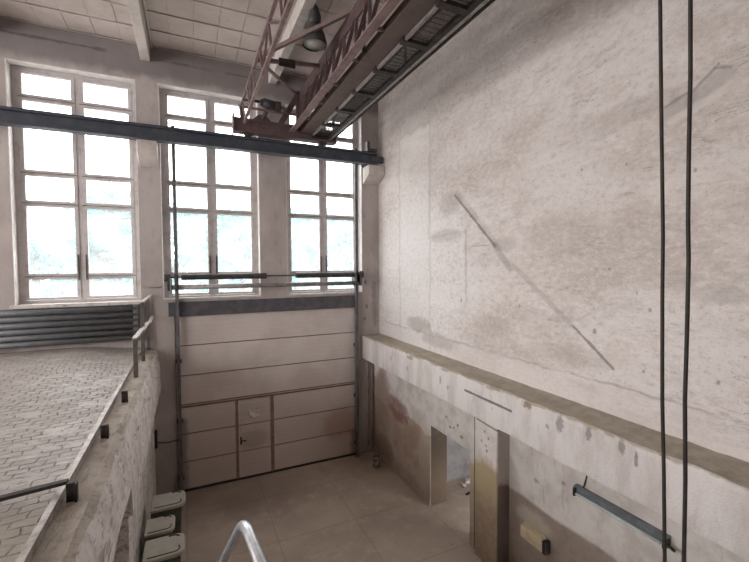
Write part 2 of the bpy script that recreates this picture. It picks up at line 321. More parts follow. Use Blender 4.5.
M['blackiron'] = worn('blackened_iron', (.026, .022, .020), (.05, .04, .035), 12, .6, .2)
M['railtop'] = worn('pale_rail_paint', (.56, .52, .49), (.36, .32, .29), 12, .5, .0)
M['railpost'] = worn('grey_rail_paint', (.13, .112, .105), (.09, .08, .075), 12, .6, .0)
M['lid'] = worn('bin_lid_plastic', (.44, .42, .36), (.37, .35, .30), 9, .55, 0, .4, .7)
M['bin'] = worn('bin_body_plastic', (.085, .082, .07), (.12, .112, .095), 9, .6)
M['groove'] = worn('bin_shadow_gap', (.055, .05, .044), (.08, .07, .06), 9, .7)
M['galv'] = worn('galvanised_tube', (.62, .64, .67), (.45, .46, .48), 25, .33, .85, .4, .7, .1)
M['cable'] = worn('black_rubber', (.022, .017, .015), (.035, .028, .025), 20, .6)
M['lamphood'] = worn('dark_enamel', (.055, .058, .058), (.085, .085, .08), 8, .4)
M['lampglass'] = worn('milky_lamp_glass', (.62, .60, .56), (.52, .50, .46), 8, .3)
M['lighthousing'] = worn('blue_grey_fitting', (.12, .14, .152), (.17, .185, .195), 8, .4, 0, spec=.5)
M['tube'] = worn('unlit_fluorescent_glass', (.58, .63, .66), (.46, .50, .53), 8, .2, 0, spec=.6)
M['box'] = worn('yellowed_plastic', (.62, .52, .36), (.50, .40, .26), 9, .5)
M['rust'] = worn('rusty_tin', (.13, .10, .08), (.50, .47, .44), 14, .6, .2)
M['paper'] = worn('torn_paper', (.75, .72, .70), (.45, .38, .34), 20, .8)
M['brownframe'] = worn('brown_frame_strip', (.20, .135, .105), (.28, .20, .16), 8, .7)
M['steelheader'] = worn('grey_blue_header', (.085, .083, .095), (.13, .12, .125), 7, .65)
M['inner'] = worn('grey_back_room_plaster', (.36, .35, .36), (.27, .26, .265), 4, .85)
M['pipe'] = worn('pale_rusty_pipe', (.36, .28, .25), (.22, .14, .115), 9, .7)
M['bark'] = worn('bark', (.11, .085, .065), (.07, .055, .04), 8, .9)
M['grass'] = worn('gravel_yard', (.20, .195, .18), (.26, .25, .23), 2, .95)
def mat_leaf():
    g = G('pale_leaves'); n = g.noise(.8, 4)
    d = g.n('ShaderNodeBsdfDiffuse'); g.put(d.inputs[0], g.mix(g.ramp(n, .35, .65), (.085, .32, .34), (.14, .40, .41)))
    t = g.n('ShaderNodeBsdfTranslucent'); t.inputs[0].default_value = (.11, .38, .39, 1)
    a = g.n('ShaderNodeMixShader'); a.inputs[0].default_value = .45; g.l(d.outputs[0], a.inputs[1]); g.l(t.outputs[0], a.inputs[2]); g.l(a.outputs[0], g.o.inputs[0]); return g.m
M['leaf'] = mat_leaf()
def mat_glass():
    g = G('hazy_window_glass')  # translucent share veils the view, standing in for haze and bleaching
    t = g.n('ShaderNodeBsdfTransparent'); t.inputs[0].default_value = (.97, .985, .99, 1)
    d = g.n('ShaderNodeBsdfTranslucent'); d.inputs[0].default_value = (.92, .95, .96, 1)
    gl = g.n('ShaderNodeBsdfGlossy'); gl.inputs[1].default_value = .08
    a = g.n('ShaderNodeMixShader'); g.l(g.ramp(g.noise(2.2, 5), .35, .7, .10, .18), a.inputs[0]); g.l(t.outputs[0], a.inputs[1]); g.l(d.outputs[0], a.inputs[2])
    b = g.n('ShaderNodeMixShader'); b.inputs[0].default_value = .03; g.l(a.outputs[0], b.inputs[1]); g.l(gl.outputs[0], b.inputs[2])
    g.l(b.outputs[0], g.o.inputs[0]); return g.m
M['glass'] = mat_glass()

# ------------------------------------------------------------------ mesh builder
WLOC = {}
class MB:
    def __init__(s): s.b = bmesh.new(); s.smooth = []
    def box(s, x0, x1, y0, y1, z0, z1, mat=None):
        vs_ = [s.b.verts.new((x, y, z)) for z in (z0, z1) for y in (y0, y1) for x in (x0, x1)]
        if mat is not None:
            for v in vs_: v.co = mat @ v.co
        for f in ((0, 2, 3, 1), (4, 5, 7, 6), (0, 1, 5, 4), (2, 6, 7, 3), (0, 4, 6, 2), (1, 3, 7, 5)):
            s.b.faces.new([vs_[i] for i in f])
        return s
    def bar(s, a, b, w_, h_, upv=(0, 0, 1)):
        a = Vector(a); b = Vector(b); d = (b-a); L = d.length; d.normalize(); u = Vector(upv)
        if abs(d.dot(u)) > .98: u = Vector((0, 1, 0))
        r = d.cross(u).normalized(); u = r.cross(d)
        mm = Matrix((r, d, u)).transposed().to_4x4(); mm.translation = a
        return s.box(-w_/2, w_/2, 0, L, -h_/2, h_/2, mm)
    def tube(s, pts, r, n=12, caps=True):
        pts = [Vector(p) for p in pts]; rs = r if isinstance(r, (list, tuple)) else [r]*len(pts)
        rings = []; ref = None
        for i, p in enumerate(pts):
            d = (pts[min(i+1, len(pts)-1)]-pts[max(i-1, 0)]).normalized()
            if ref is None: ref = Vector((0, 0, 1)) if abs(d.z) < .9 else Vector((1, 0, 0))
            a = d.cross(ref).normalized(); bb = d.cross(a).normalized(); ref = a.cross(d)*-1 if False else ref
            rings.append([s.b.verts.new(p+a*math.cos(t)*rs[i]+bb*math.sin(t)*rs[i]) for t in [2*math.pi*k/n for k in range(n)]])
        for A, B in zip(rings, rings[1:]):
            for k in range(n):
                f = s.b.faces.new((A[k], A[(k+1) % n], B[(k+1) % n], B[k])); f.smooth = True
        if caps: s.b.faces.new(rings[0]); s.b.faces.new(rings[-1])
        return s
    def lathe(s, prof, c, n=28, cap=True):
        rings = []
        for r, h in prof:
            rings.append([s.b.verts.new((c[0]+max(r, 1e-4)*math.cos(t), c[1]+max(r, 1e-4)*math.sin(t), c[2]+h)) for t in [2*math.pi*k/n for k in range(n)]])
        for A, B in zip(rings, rings[1:]):
            for k in range(n):
                f = s.b.faces.new((A[k], A[(k+1) % n], B[(k+1) % n], B[k])); f.smooth = True
        if cap: s.b.faces.new(rings[0]); s.b.faces.new(rings[-1])
        return s
    def prism(s, poly, axis, a, b):
        """extrude a 2D polygon along axis ('x': poly is (y,z); 'y': poly is (x,z); 'z': poly is (x,y))"""
        def mk(p, t): return {'x': (t, p[0], p[1]), 'y': (p[0], t, p[1]), 'z': (p[0], p[1], t)}[axis]
        A = [s.b.verts.new(mk(p, a)) for p in poly]; B = [s.b.verts.new(mk(p, b)) for p in poly]
        s.b.faces.new(A); s.b.faces.new(B[::-1])
        for i in range(len(poly)): s.b.faces.new((A[i], B[i], B[(i+1) % len(poly)], A[(i+1) % len(poly)]))
        return s
    def rough(s, poly, y0, y1, step, jit, seed, scale=3.0):
        """prism along y cut into rings whose vertices are nudged by noise: broken concrete"""
        n = max(2, int((y1-y0)/step)); rings = []
        for i in range(n+1):
            y = y0+(y1-y0)*i/n; ring = []
            for q, (x, z, k) in enumerate(poly):
                v = mnoise.noise_vector(Vector((x*scale+seed, y*scale, z*scale+q*7.7)))+.6*mnoise.noise_vector(Vector((x*9+seed, y*11, z*9+q*3.1)))
                ring.append(s.b.verts.new((x+v.x*jit*k, y, z+v.z*jit*k)))
            rings.append(ring)
        m_ = len(poly)
        for A, B in zip(rings, rings[1:]):
            for k in range(m_): s.b.faces.new((A[k], A[(k+1) % m_], B[(k+1) % m_], B[k]))
        s.b.faces.new(rings[0]); s.b.faces.new(rings[-1]); return s
    def build(s, name, mat, parent=None, bevel=0.0, loc=None, kind=None):
        bmesh.ops.recalc_face_normals(s.b, faces=s.b.faces)
        cs = [v.co for v in s.b.verts]
        lo = Vector((min(c[i] for c in cs) for i in range(3))); hi = Vector((max(c[i] for c in cs) for i in range(3)))
        if parent is None: o_ = Vector(loc) if loc else Vector(((lo.x+hi.x)/2, (lo.y+hi.y)/2, lo.z))
        else: o_ = WLOC[parent.name]
        for v in s.b.verts: v.co -= o_
        me = bpy.data.meshes.new(name); s.b.to_mesh(me); s.b.free()
        o = bpy.data.objects.new(name, me); COL.objects.link(o); me.materials.append(M[mat])
        if parent is None: o.location = o_
        else: o.parent = parent
        WLOC[o.name] = o_
        if bevel:
            bv = o.modifiers.new('bevel', 'BEVEL'); bv.width = bevel; bv.segments = 2; bv.limit_method = 'ANGLE'
        if kind: o['kind'] = kind
        return o

def empty(name, loc, label, cat, group=None):
    o = bpy.data.objects.new(name, None); o.empty_display_size = .1; COL.objects.link(o); o.location = loc; WLOC[o.name] = Vector(loc)
    return tag(o, label, cat, group)
def tag(o, label, cat, group=None):
    o['label'] = label; o['category'] = cat
    if group: o['group'] = group
    return o
def struct(o, label=None):
    o['kind'] = 'structure'
    if label: o['label'] = label
    return o
def sroot(name, loc):
    o = bpy.data.objects.new(name, None); o.empty_display_size = .1; COL.objects.link(o); o.location = loc; WLOC[o.name] = Vector(loc); o['kind'] = 'structure'; return o
def copy_tree(o, parent=None, offset=None):
    c = o.copy(); COL.objects.link(c)
    if parent: c.parent = parent
    if offset: c.location = o.location+Vector(offset)
    WLOC[c.name] = c.location.copy()
    for ch in list(o.children): copy_tree(ch, c)
    return c

# ================================================================== SETTING
YB = 8.0; XR = 3.82; ZC = 7.93
struct(MB().box(-8, 3.695, -9, 8.44, -.2, 0).box(3.69, 6.2, 3.0, 6.4, -.2, -.002).build('floor', 'floor'))
# back wall with three tall window openings and the door opening
WIN = [(-2.46, -.745), (-.41, 1.28), (1.79, 3.43)]; WZ0, WZ1 = 3.55, 7.32
b = MB(); y0, y1 = YB, YB+.42
b.box(-8, XR+.35, y0, y1, WZ1, 8.3)
for x0, x1 in ((-8, WIN[0][0]), (WIN[0][1], WIN[1][0]), (WIN[1][1], WIN[2][0]), (WIN[2][1], XR+.35)): b.box(x0, x1, y0, y1, WZ0, WZ1)
b.box(-8, -.24, y0, y1, 0, WZ0); b.box(3.27, XR+.35, y0, y1, 0, WZ0); b.box(-.24, 3.27, y0, y1, 3.26, WZ0)
struct(b.build('wall_back', 'back'))
struct(MB().box(XR, XR+.3, -9, YB, 2.55, 8.3).build('wall_right', 'right'))
# lower right wall: bay with a low doorway, then a pillar, then a recessed bay
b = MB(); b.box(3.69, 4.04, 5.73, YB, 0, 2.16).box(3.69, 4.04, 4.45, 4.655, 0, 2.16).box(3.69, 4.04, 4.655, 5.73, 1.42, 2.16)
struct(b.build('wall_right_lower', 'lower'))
struct(MB().box(3.88, 4.2, -9, 4.10, 0, 2.16).build('wall_right_recess', 'recess'))
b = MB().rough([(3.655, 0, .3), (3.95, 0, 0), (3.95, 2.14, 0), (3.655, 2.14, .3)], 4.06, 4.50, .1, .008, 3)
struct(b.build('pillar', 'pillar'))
struct(MB().box(3.66, 3.692, 4.50, 4.522, .05, 2.14).build('pillar_joint', 'blackiron'))
# room behind the low doorway; unseen near wall kept half high to admit daylight
struct(MB().box(4.04, 6.2, 6.25, 6.4, 0, 2.3).box(5.9, 6.05, 3.0, 6.25, 0, 2.3).box(4.04, 6.05, 3.0, 6.4, 2.3, 2.4).box(4.2, 6.05, 2.9, 3.0, 0, .8).build('wall_back_room', 'inner'))
# ledge along the right wall
prof = [(3.40, 2.135, .25), (3.40, 2.30, .15), (3.40, 2.45, .15), (3.40, 2.575, .3), (3.404, 2.605, .45), (3.42, 2.628, .55), (3.55, 2.63, .5), (3.70, 2.632, .5), (3.83, 2.64, .3), (3.90, 2.64, 0), (3.90, 2.135, 0)]
struct(MB().rough(prof, -9, YB, .045, .02, 1, 4).build('ledge', 'ledge'))
# ceiling: slabs with ribs between
b = MB().box(-8.3, XR+.3, -9.3, YB+.4, ZC+.05, ZC+.25)
yy = YB; r0 = 0
while yy > -3:
    xx = -5.96
    while xx < XR:
        dz = random.uniform(-.006, .006)
        b.box(xx+.0025, xx+.3575, yy-.512, yy-.018, ZC+dz, ZC+.045); xx += .36
    b.box(-6, XR, yy-.03, yy-.0, ZC-.018, ZC-.012)
    yy -= .53
struct(b.build('ceiling', 'ceiling'))
for i, x in enumerate((-2.75, -.66, 1.48)):
    o = MB().box(x, x+.145, -9, YB, 7.655, ZC-.02).build('roof_beam', 'beam', None, .01); struct(o)
# platform on the left
b = MB(); gx, gy = 60, 100; G_ = []
for a in range(gx+1):
    row = []
    for c in range(gy+1):
        x = -8+(8-.765)*a/gx; y = -1+(YB+1)*c/gy
        t = min(1, max(0, (y-4.6)/3.2)); q = min(1, max(0, (-.765-x)/.9)); t = t*t*(3-2*t); q = q*q*(3-2*q)
        z = 2.675+.15*t*(.45+.55*q)+.012*mnoise.noise(Vector((x*1.3, y*1.3, 0)))*q
        row.append(b.b.verts.new((x, y, z)))
    G_.append(row)
for a in range(gx):
    for c in range(gy): b.b.faces.new((G_[a][c], G_[a+1][c], G_[a+1][c+1], G_[a][c+1])).smooth = True
struct(b.build('platform', 'paving'))
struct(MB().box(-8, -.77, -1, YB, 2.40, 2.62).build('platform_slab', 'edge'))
prof = [(-.475, 2.0, .35), (-.478, 2.2, .3), (-.485, 2.40, .35), (-.51, 2.58, .5), (-.54, 2.675, .8), (-.59, 2.70, .4), (-.70, 2.702, .15), (-.755, 2.695, 0), (-.755, 2.0, 0)]
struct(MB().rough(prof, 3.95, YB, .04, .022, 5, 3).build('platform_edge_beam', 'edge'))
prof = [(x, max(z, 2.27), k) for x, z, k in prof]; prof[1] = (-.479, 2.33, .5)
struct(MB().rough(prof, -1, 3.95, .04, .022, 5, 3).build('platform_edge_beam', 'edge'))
struct(MB().box(-.74, -.505, 3.93, 4.14, 0, 2.0).build('platform_post', 'edge', None, .01))
struct(MB().box(-.772, -.735, -1, YB, 2.60, 2.755).build('platform_edge_angle', 'kerbsteel'))
prof = [(-.60, 0, .3), (-.60, .7, .5), (-.595, 1.4, .5), (-.59, 2.04, .3), (-.80, 2.04, 0), (-.80, 0, 0)]
struct(MB().rough(prof, 3.95, YB, .08, .02, 9).build('platform_wall', 'edge'))
# the rest of the hall, behind and left of the camera
struct(MB().box(-8, XR+.3, -9.3, -9, 0, 8.2).build('wall_rear', 'back'))
b = MB().box(-8.3, -8, -9.3, -2.7, 3.3, 7.4).box(-8.3, -8, -9.3, YB+.4, 0, 3.3).box(-8.3, -8, -9.3, YB+.4, 7.4, 8.2)
for y in (-.3, 2.7, 5.3, 7.7): b.box(-8.3, -8, y, y+.6, 3.3, 7.4)  # unseen openings between these piers, laid out for their light on the right wall
struct(b.build('wall_left', 'back'))
# ground outside
struct(MB().box(-70, 70, YB+.42, 120, -.4, -.2).build('ground', 'grass'))

# ---- windows
def window(idx, x0, x1):
    yf = YB+.19; root = sroot('window_%d' % idx, ((x0+x1)/2, yf, WZ0))
    xm = (x0+x1)/2; J = .085; S = .055; D0, D1 = yf, yf+.10
    rows = [(6.84, 7.26), (5.655, 6.84), (5.17, 5.655), (3.99, 5.17), (3.60, 3.99)]
    r = MB(); e_ = .012
    r.box(x0, x0+e_, YB+.002, yf, WZ0, WZ1).box(x1-e_, x1, YB+.002, yf, WZ0, WZ1).box(x0+e_, x1-e_, YB+.002, yf, WZ1-e_, WZ1)
    r.build('window_reveal', 'reveal', root)
    f = MB(); f.box(x0, x0+J, D0, D1, WZ0, WZ1).box(x1-J, x1, D0, D1, WZ0, WZ1)
    f.box(x0+J, x1-J, D0, D1, WZ1-.06, WZ1).box(x0+J, x1-J, D0, D1, WZ0, WZ0+.05)
    f.box(xm-.03, xm+.03, D0, D1, WZ0+.05, WZ1-.06)
    f.build('window_frame', 'winframe', root, .006)
    for zt in (6.84, 5.655, 5.17, 3.99): f = MB().box(x0+J, xm-.03, D0+.062, D1-.005, zt-.025, zt+.025).box(xm+.03, x1-J, D0+.062, D1-.005, zt-.025, zt+.025).build('transom', 'winframe', root)
    for (xa, xb) in ((x0+J, xm-.03), (xm+.03, x1-J)):
        for k, (za, zb) in enumerate(rows):
            za_, zb_ = za+.006, zb-.006; Y0, Y1 = yf-.012, yf+.06
            t = MB(); t.box(xa, xa+S, Y0, Y1, za_, zb_).box(xb-S, xb, Y0, Y1, za_, zb_).box(xa+S, xb-S, Y0, Y1, za_, za_+.042).box(xa+S, xb-S, Y0, Y1, zb_-.042, zb_)
            so = t.build('sash', 'winframe', root, .005)
            MB().box(xa+S, xb-S, yf+.028, yf+.033, za_+.042, zb_-.042).build('pane', 'glass', so)
    for x in (xm-.055, xm+.055):
        MB().box(x-.008, x+.008, yf-.03, yf-.012, 3.93, 4.35).build('window_handle', 'darksteel', root)
    return root
roots = [window(i+1, a, c) for i, (a, c) in enumerate(WIN)]
MB().box(WIN[0][0]-.03, WIN[0][1]+.02, YB-.10, YB+.19, 3.50, 3.555).build('window_sill', 'sill', roots[0], .006)
for r, (a, c) in zip(roots[1:], WIN[1:]):
    MB().box(a+.005, c-.005, YB+.005, YB+.19, 3.545, 3.575).build('window_sill', 'sill', r, .006)

# ---- sectional door with wicket
dr = sroot('door_1', (1.52, YB, 0))
zs = [0.03, .55, 1.07, 1.575, 2.15, 2.70, 3.25]
YD = YB+.03
for k in range(6):
    za, zb = zs[k]+.010, zs[k+1]-.010
    p = MB()
    if k < 3:
        p.box(-.235, .775, YD, YD+.05, za, zb).box(1.485, 3.265, YD, YD+.05, za, zb)
    else: p.box(-.235, 3.265, YD, YD+.05, za, zb)
    p.build('door_panel', 'door', dr, .008)
    MB().box(-.235, 3.265, YD+.02, YD+.055, zb, zb+.022).build('panel_joint', 'brownframe', dr)
MB().box(-.2, 3.25, YD-.012, YD+.02, 1.560, 1.578).box(-.2, 3.25, YD-.012, YD+.02, 1.61, 1.628).build('transom_strip', 'brownframe', dr)
MB().box(.765, .825, YD-.008, YD+.04, .02, 1.56).box(1.43, 1.495, YD-.008, YD+.04, .02, 1.56).build('wicket_frame', 'brownframe', dr)
wk = None
for za, zb in ((.038, .545), (.555, 1.06), (1.075, 1.55)):
    q = MB().box(.83, 1.425, YD-.004, YD+.045, za, zb)
    o = q.build('wicket_panel', 'door', dr, .008)
    if wk is None: wk = o
h = MB().tube([(.84, YD-.06, .775), (.95, YD-.06, .775)], .011, 10).tube([(.86, YD, .775), (.86, YD-.06, .775)], .011, 10).box(.845, .875, YD-.012, YD-.004, .69, .84)
h.build('door_handle', 'blackiron', dr)
st = MB()
c0 = [st.b.verts.new(v) for v in [(.96+dx, YD-.006-(.012 if j % 3 == 0 else 0), 1.36-dz) for j, (dx, dz) in enumerate([(0, .02), (.06, .0), (.10, .05), (.15, .035), (.17, .01), (.24, .02), (.27, .06), (.255, .15), (.17, .17), (.08, .165), (.02, .15)])]]
fc = st.b.faces.new(c0); r_ = bmesh.ops.extrude_face_region(st.b, geom=[fc])
for v in [e for e in r_['geom'] if isinstance(e, bmesh.types.BMVert)]: v.co.y += .003
st.build('torn_sticker', 'paper', dr)
MB().box(-.235, 3.265, YD-.01, YD+.05, .001, .036).build('bottom_seal', 'blackiron', dr)
MB().box(-.33, 3.27, YB-.035, YB+.02, 3.255, 3.505).build('door_header', 'steelheader', dr)
MB().box(-.24, -.205, YB+.085, YB+.2, 0, 3.26).box(3.235, 3.27, YB+.085, YB+.2, 0, 3.26).box(-.205, 3.235, YB+.085, YB+.2, 3.2, 3.26).box(-.205, 3.235, YB+.085, YB+.2, 0, .06).build('door_stop', 'brownframe', dr)
for x in (-.188, 3.255):
    t = MB().box(x-.028, x+.028, YB-.10, YB-.085, .0, 6.6).box(x-.028, x-.018, YB-.085, YB-.02, 0, 6.6).box(x+.018, x+.028, YB-.085, YB-.02, 0, 6.6)
    t.build('door_track', 'trackgrey', dr)
    for z in (.25, 1.3, 2.4): MB().box(x-.05, x+.05, YB-.02, YB, z, z+.07).build('track_bracket', 'darksteel', dr)
sh = MB().tube([(-.30, YB-.15, 3.955), (3.30, YB-.15, 3.955)], .014, 10).build('spring_shaft', 'darksteel', dr)
def coil(x0, x1):
    n = int((x1-x0)/.016); prof = []
    pts = []; rs = []
    for i in range(2*n+1):
        pts.append((x0+(x1-x0)*i/(2*n), YB-.15, 3.955)); rs.append(.055 if i % 2 else .049)
    return MB().tube(pts, rs, 14)
for a, c in ((-.11, 1.36), (1.93, 3.16)):
    coil(a, c).build('torsion_spring', 'darksteel', dr)
MB().tube([(-.27, YB-.15, 3.775), (3.27, YB-.15, 3.775)], .042, 14).build('spring_tube', 'angle', dr)
for x in (-.31, -.20, 3.19, 3.30):
    MB().box(x-.02, x+.02, YB-.23, YB, 3.72, 4.01).build('shaft_bracket', 'darksteel', dr, .005)
for x in (-.36, 3.335):
    MB().tube([(x-.02, YB-.15, 3.955), (x+.03, YB-.15, 3.955)], .075, 18).build('cable_drum', 'darksteel', dr)

# ---- corbels carrying the crane rail
def corbel(x0, x1, zt, zm, zb, d):
    o = MB().prism([(YB, zt), (YB-d, zt), (YB-d, zm), (YB-.03, zb), (YB, zb)], 'x', x0, x1).build('corbel', 'beam', None, .012); return struct(o)
corbel(3.44, 3.815, 6.235, 6.05, 5.89, .34)
corbel(-.72, -.43, 6.235, 6.06, 5.86, .34)

# ================================================================== CRANE RAIL AND BRIDGE CRANE
rl = empty('crane_rail', (-.5, 7.7, 6.237), 'dark blue-grey steel crane rail girder crossing in front of the windows', 'crane rail')
MB().box(-6, 3.62, 7.615, 7.785, 6.237, 6.262).box(-6, 3.62, 7.615, 7.785, 6.44, 6.465).box(-6, 3.62, 7.69, 7.71, 6.262, 6.44).build('rail_girder', 'bluesteel', rl)
MB().box(-6, 3.62, 7.68, 7.72, 6.465, 6.50).build('rail_head', 'darksteel', rl)
MB().box(3.40, 3.62, 7.63, 7.77, 6.50, 6.56).box(3.40, 3.46, 7.64, 7.76, 6.56, 6.70).build('end_stop', 'darksteel', rl, .008)
MB().box(3.50, 3.78, 7.66, 7.74, 6.30, 6.42).build('rail_anchor', 'darksteel', rl, .008)

cr = empty('bridge_crane', (1.76, 7.7, 6.52), 'rusty red overhead bridge crane with lattice girders and mesh catwalk', 'crane')
YN = -1.5; YF = 7.68
e = MB().box(.80, 2.72, 7.60, 7.80, 6.56, 6.60).box(.80, 2.72, 7.60, 7.80, 6.76, 6.80).box(.80, 2.72, 7.62, 7.64, 6.60, 6.76).box(.80, 2.72, 7.76, 7.78, 6.60, 6.76)
e.build('end_carriage', 'redlead', cr)
MB().box(.78, .80, 7.58, 7.82, 6.54, 6.87).build('buffer_plate', 'redlead', cr)
for x in (1.05, 2.45):
    MB().tube([(x, 7.655, 6.60), (x, 7.745, 6.60)], .10, 20).build('crane_wheel', 'darksteel', cr)
# side truss
MB().bar((.93, YN, 7.06), (.93, YF, 7.03), .04, .04).build('side_truss_chord', 'palered', cr)
MB().bar((.965, YN, 6.77), (.965, YF-.1, 6.705), .045, .04).build('side_truss_chord', 'palered', cr)
MB().bar((.95, 7.62, 6.70), (.92, 7.70, 7.06), .05, .05).build('side_truss_post', 'redlead', cr)
y = 7.45; k = 0
while y > 1.0:
    z0, z1 = 6.72, 7.04
    MB().bar((.965, y, z0), (.93, y, z1), .03, .03).build('truss_post', 'palered', cr)
    MB().bar((.965, y, z0) if k % 2 else (.93, y, z1), (.93, y-.62, z1) if k % 2 else (.965, y-.62, z0), .024, .024).build('truss_diagonal', 'redlead', cr)
    y -= .62; k += 1
# main lattice girder
MB().box(1.98, 2.12, YN, YF, 7.42, 7.44).box(1.98, 2.0, YN, YF, 7.24, 7.42).build('girder_top_chord', 'redlead', cr)
MB().box(1.78, 1.885, YN, YF, 6.66, 6.68).box(1.865, 1.885, YN, YF, 6.68, 6.80).build('girder_bottom_chord', 'palered', cr)
y = 7.55; k = 0; P_ = .42
while y > .6:
    MB().bar((1.895, y, 6.78), (1.99, y-P_*.5, 7.27), .012, .045, (1, 0, 0)).build('lattice_bar', 'redlead', cr)
    MB().bar((2.0, y-P_*.5, 7.27), (1.905, y-P_, 6.78), .012, .045, (1, 0, 0)).build('lattice_bar', 'palered', cr)
    y -= P_
MB().box(1.93, 2.15, 7.60, 7.70, 6.80, 7.44).build('girder_end_post', 'redlead', cr)
MB().bar((1.62, 7.66, 6.78), (1.98, 7.60, 7.42), .10, .05, (0, 1, 0)).build('gusset_strut', 'redlead', cr)
# cross ties between the side truss and the girder
for y in (5.95, 2.9, -.1):
    MB().bar((.94, y, 7.09), (2.0, y-.97, 7.45), .05, .05).build('cross_tie', 'palered', cr)
    t = MB().bar((.94, y, 7.06), (2.0, y+.4, 7.36), .05, .05).build('cross_tie', 'palered', cr)
MB().bar((.96, 5.42, 6.74), (1.92, 7.62, 7.40), .035, .035).build('diagonal_brace', 'palered', cr)
MB().box(1.28, 1.52, 6.05, 6.08, 7.10, 7.21).build('tie_plate', 'blackiron', cr)
MB().bar((.97, .93, 6.76), (1.98, .93, 6.76), .05, .05).build('cable_beam', 'redlead', cr)
# hangers and deck
MB().box(1.985, 2.225, YN, YF, 6.66, 6.685).box(1.985, 2.0, YN, YF, 6.685, 6.76).build('deck_plate', 'catwalk', cr)
MB().box(2.22, 2.25, YN, YF+.02, 6.625, 6.66).build('deck_edge_angle', 'angle', cr)
MB().box(2.51, 2.57, YN, YF+.02, 6.62, 6.68).build('catwalk_stringer', 'blackiron', cr)
MB().box(2.57, 2.605, YN, YF+.02, 6.61, 6.63).build('catwalk_edge_angle', 'angle', cr)
ys = [7.60]
while ys[-1] > 1.2: ys.append(ys[-1]-.72)
for i, y in enumerate(ys):
    MB().box(2.20, 2.51, y-.045, y+.045, 6.615, 6.66).build('catwalk_crossbar', 'blackiron', cr)
    MB().bar((1.88, y, 6.69), (1.99, y, 6.70), .03, .03).build('deck_tie', 'palered', cr)
    if i and i % 2 == 0: MB().bar((1.97, y-.2, 6.70), (1.99, y-.2, 7.40), .03, .03).build('deck_hanger', 'redlead', cr)
    if i < len(ys)-1:
        g_ = MB(); ya, yb = ys[i+1]+.045, y-.045
        x = 2.255
        while x < 2.505: g_.box(x, x+.004, ya, yb, 6.648, 6.660); x += .021
        q = ya+.03
        while q < yb: g_.box(2.25, 2.51, q, q+.004, 6.650, 6.658); q += .08
        g_.build('grating', 'grate', cr)
# handrail of the catwalk, against the wall
MB().bar((2.655, YN, 7.05), (2.655, YF, 7.05), .03, .03).build('catwalk_handrail', 'darksteel', cr)
MB().bar((2.655, YN, 6.675), (2.655, YF, 6.675), .03, .10).build('catwalk_toe_board', 'blackiron', cr)
for y in ys[::2]: MB().bar((2.655, y, 6.72), (2.655, y, 7.05), .03, .03).build('handrail_post', 'darksteel', cr)
# travel motor
mo = MB().tube([(1.28, 7.5, 7.08), (1.50, 7.5, 7.05)], .085, 18).tube([(1.24, 7.5, 7.085), (1.28, 7.5, 7.08)], .06, 18).build('travel_motor', 'darksteel', cr)
MB().box(1.50, 1.60, 7.42, 7.58, 6.95, 7.12).build('gearbox', 'darksteel', mo, .01)
MB().tube([(1.60, 7.5, 7.04), (1.72, 7.5, 7.02)], .035, 12).build('motor_cap', 'angle', mo)
MB().tube([(.93, 7.5, 7.08), (1.26, 7.5, 7.09)], .025, 10).build('drive_shaft', 'darksteel', cr)
MB().bar((.96, 7.52, 6.96), (2.0, 7.52, 6.96), .06, .03).build('motor_shelf', 'palered', cr)
MB().bar((1.37, 7.55, 6.98), (1.27, 7.66, 6.80), .05, .05).build('motor_bracket', 'darksteel', cr)
MB().prism([(1.12, 6.80), (1.46, 6.80), (1.36, 6.90), (1.22, 6.90)], 'y', 7.62, 7.72).build('motor_pedestal', 'redlead', cr)

# ---- enamel pendant lamp under the ceiling
lp = empty('pendant_lamp', (1.66, 5.5, 7.19), 'dark enamel bell-shaped factory lamp hanging under the ceiling behind the crane', 'lamp')
MB().lathe([(.165, 0), (.17, .01), (.16, .06), (.135, .16), (.095, .25), (.07, .28), (.06, .27), (.09, .235), (.128, .15), (.152, .06), (.160, .012), (.165, 0)], (1.66, 5.5, 7.19), 28, False).build('lamp_shade', 'lamphood', lp)
MB().lathe([(.05, .27), (.085, .30), (.09, .40), (.075, .44), (.06, .50), (.035, .54), (.02, .56)], (1.66, 5.5, 7.19)).build('lamp_housing', 'lamphood', lp)
MB().lathe([(.02, .02), (.158, .022), (.15, .03), (.02, .034)], (1.66, 5.5, 7.19)).build('lamp_glass', 'lampglass', lp)
MB().tube([(1.66, 5.5, 7.74), (1.66, 5.5, 7.92)], .012, 8).build('lamp_stem', 'blackiron', lp)
# thin conduit beside the left roof beam
tag(MB().tube([(-.48, -1, 7.88), (-.48, 7.98, 7.88)], .014, 8).build('conduit_pipe', 'beam'), 'thin pale conduit running along the left white roof beam', 'conduit')

# ================================================================== PLATFORM THINGS
rd = empty('pipe_radiator', (-2.0, 7.9, 2.90), 'slate-grey ribbed pipe radiator on the wall under the left window', 'radiator')
for k in range(6):
    z = 2.945+k*.098
    MB().tube([(-3.6, 7.90, z), (-.80, 7.90, z)], .046, 14).build('radiator_pipe', 'radiator', rd)
MB().box(-.86, -.78, 7.86, 7.98, 2.88, 3.50).build('radiator_header', 'radiator', rd, .01)
MB().box(-3.6, -.80, 7.955, 7.985, 2.90, 3.49).build('radiator_back', 'radiator', rd)

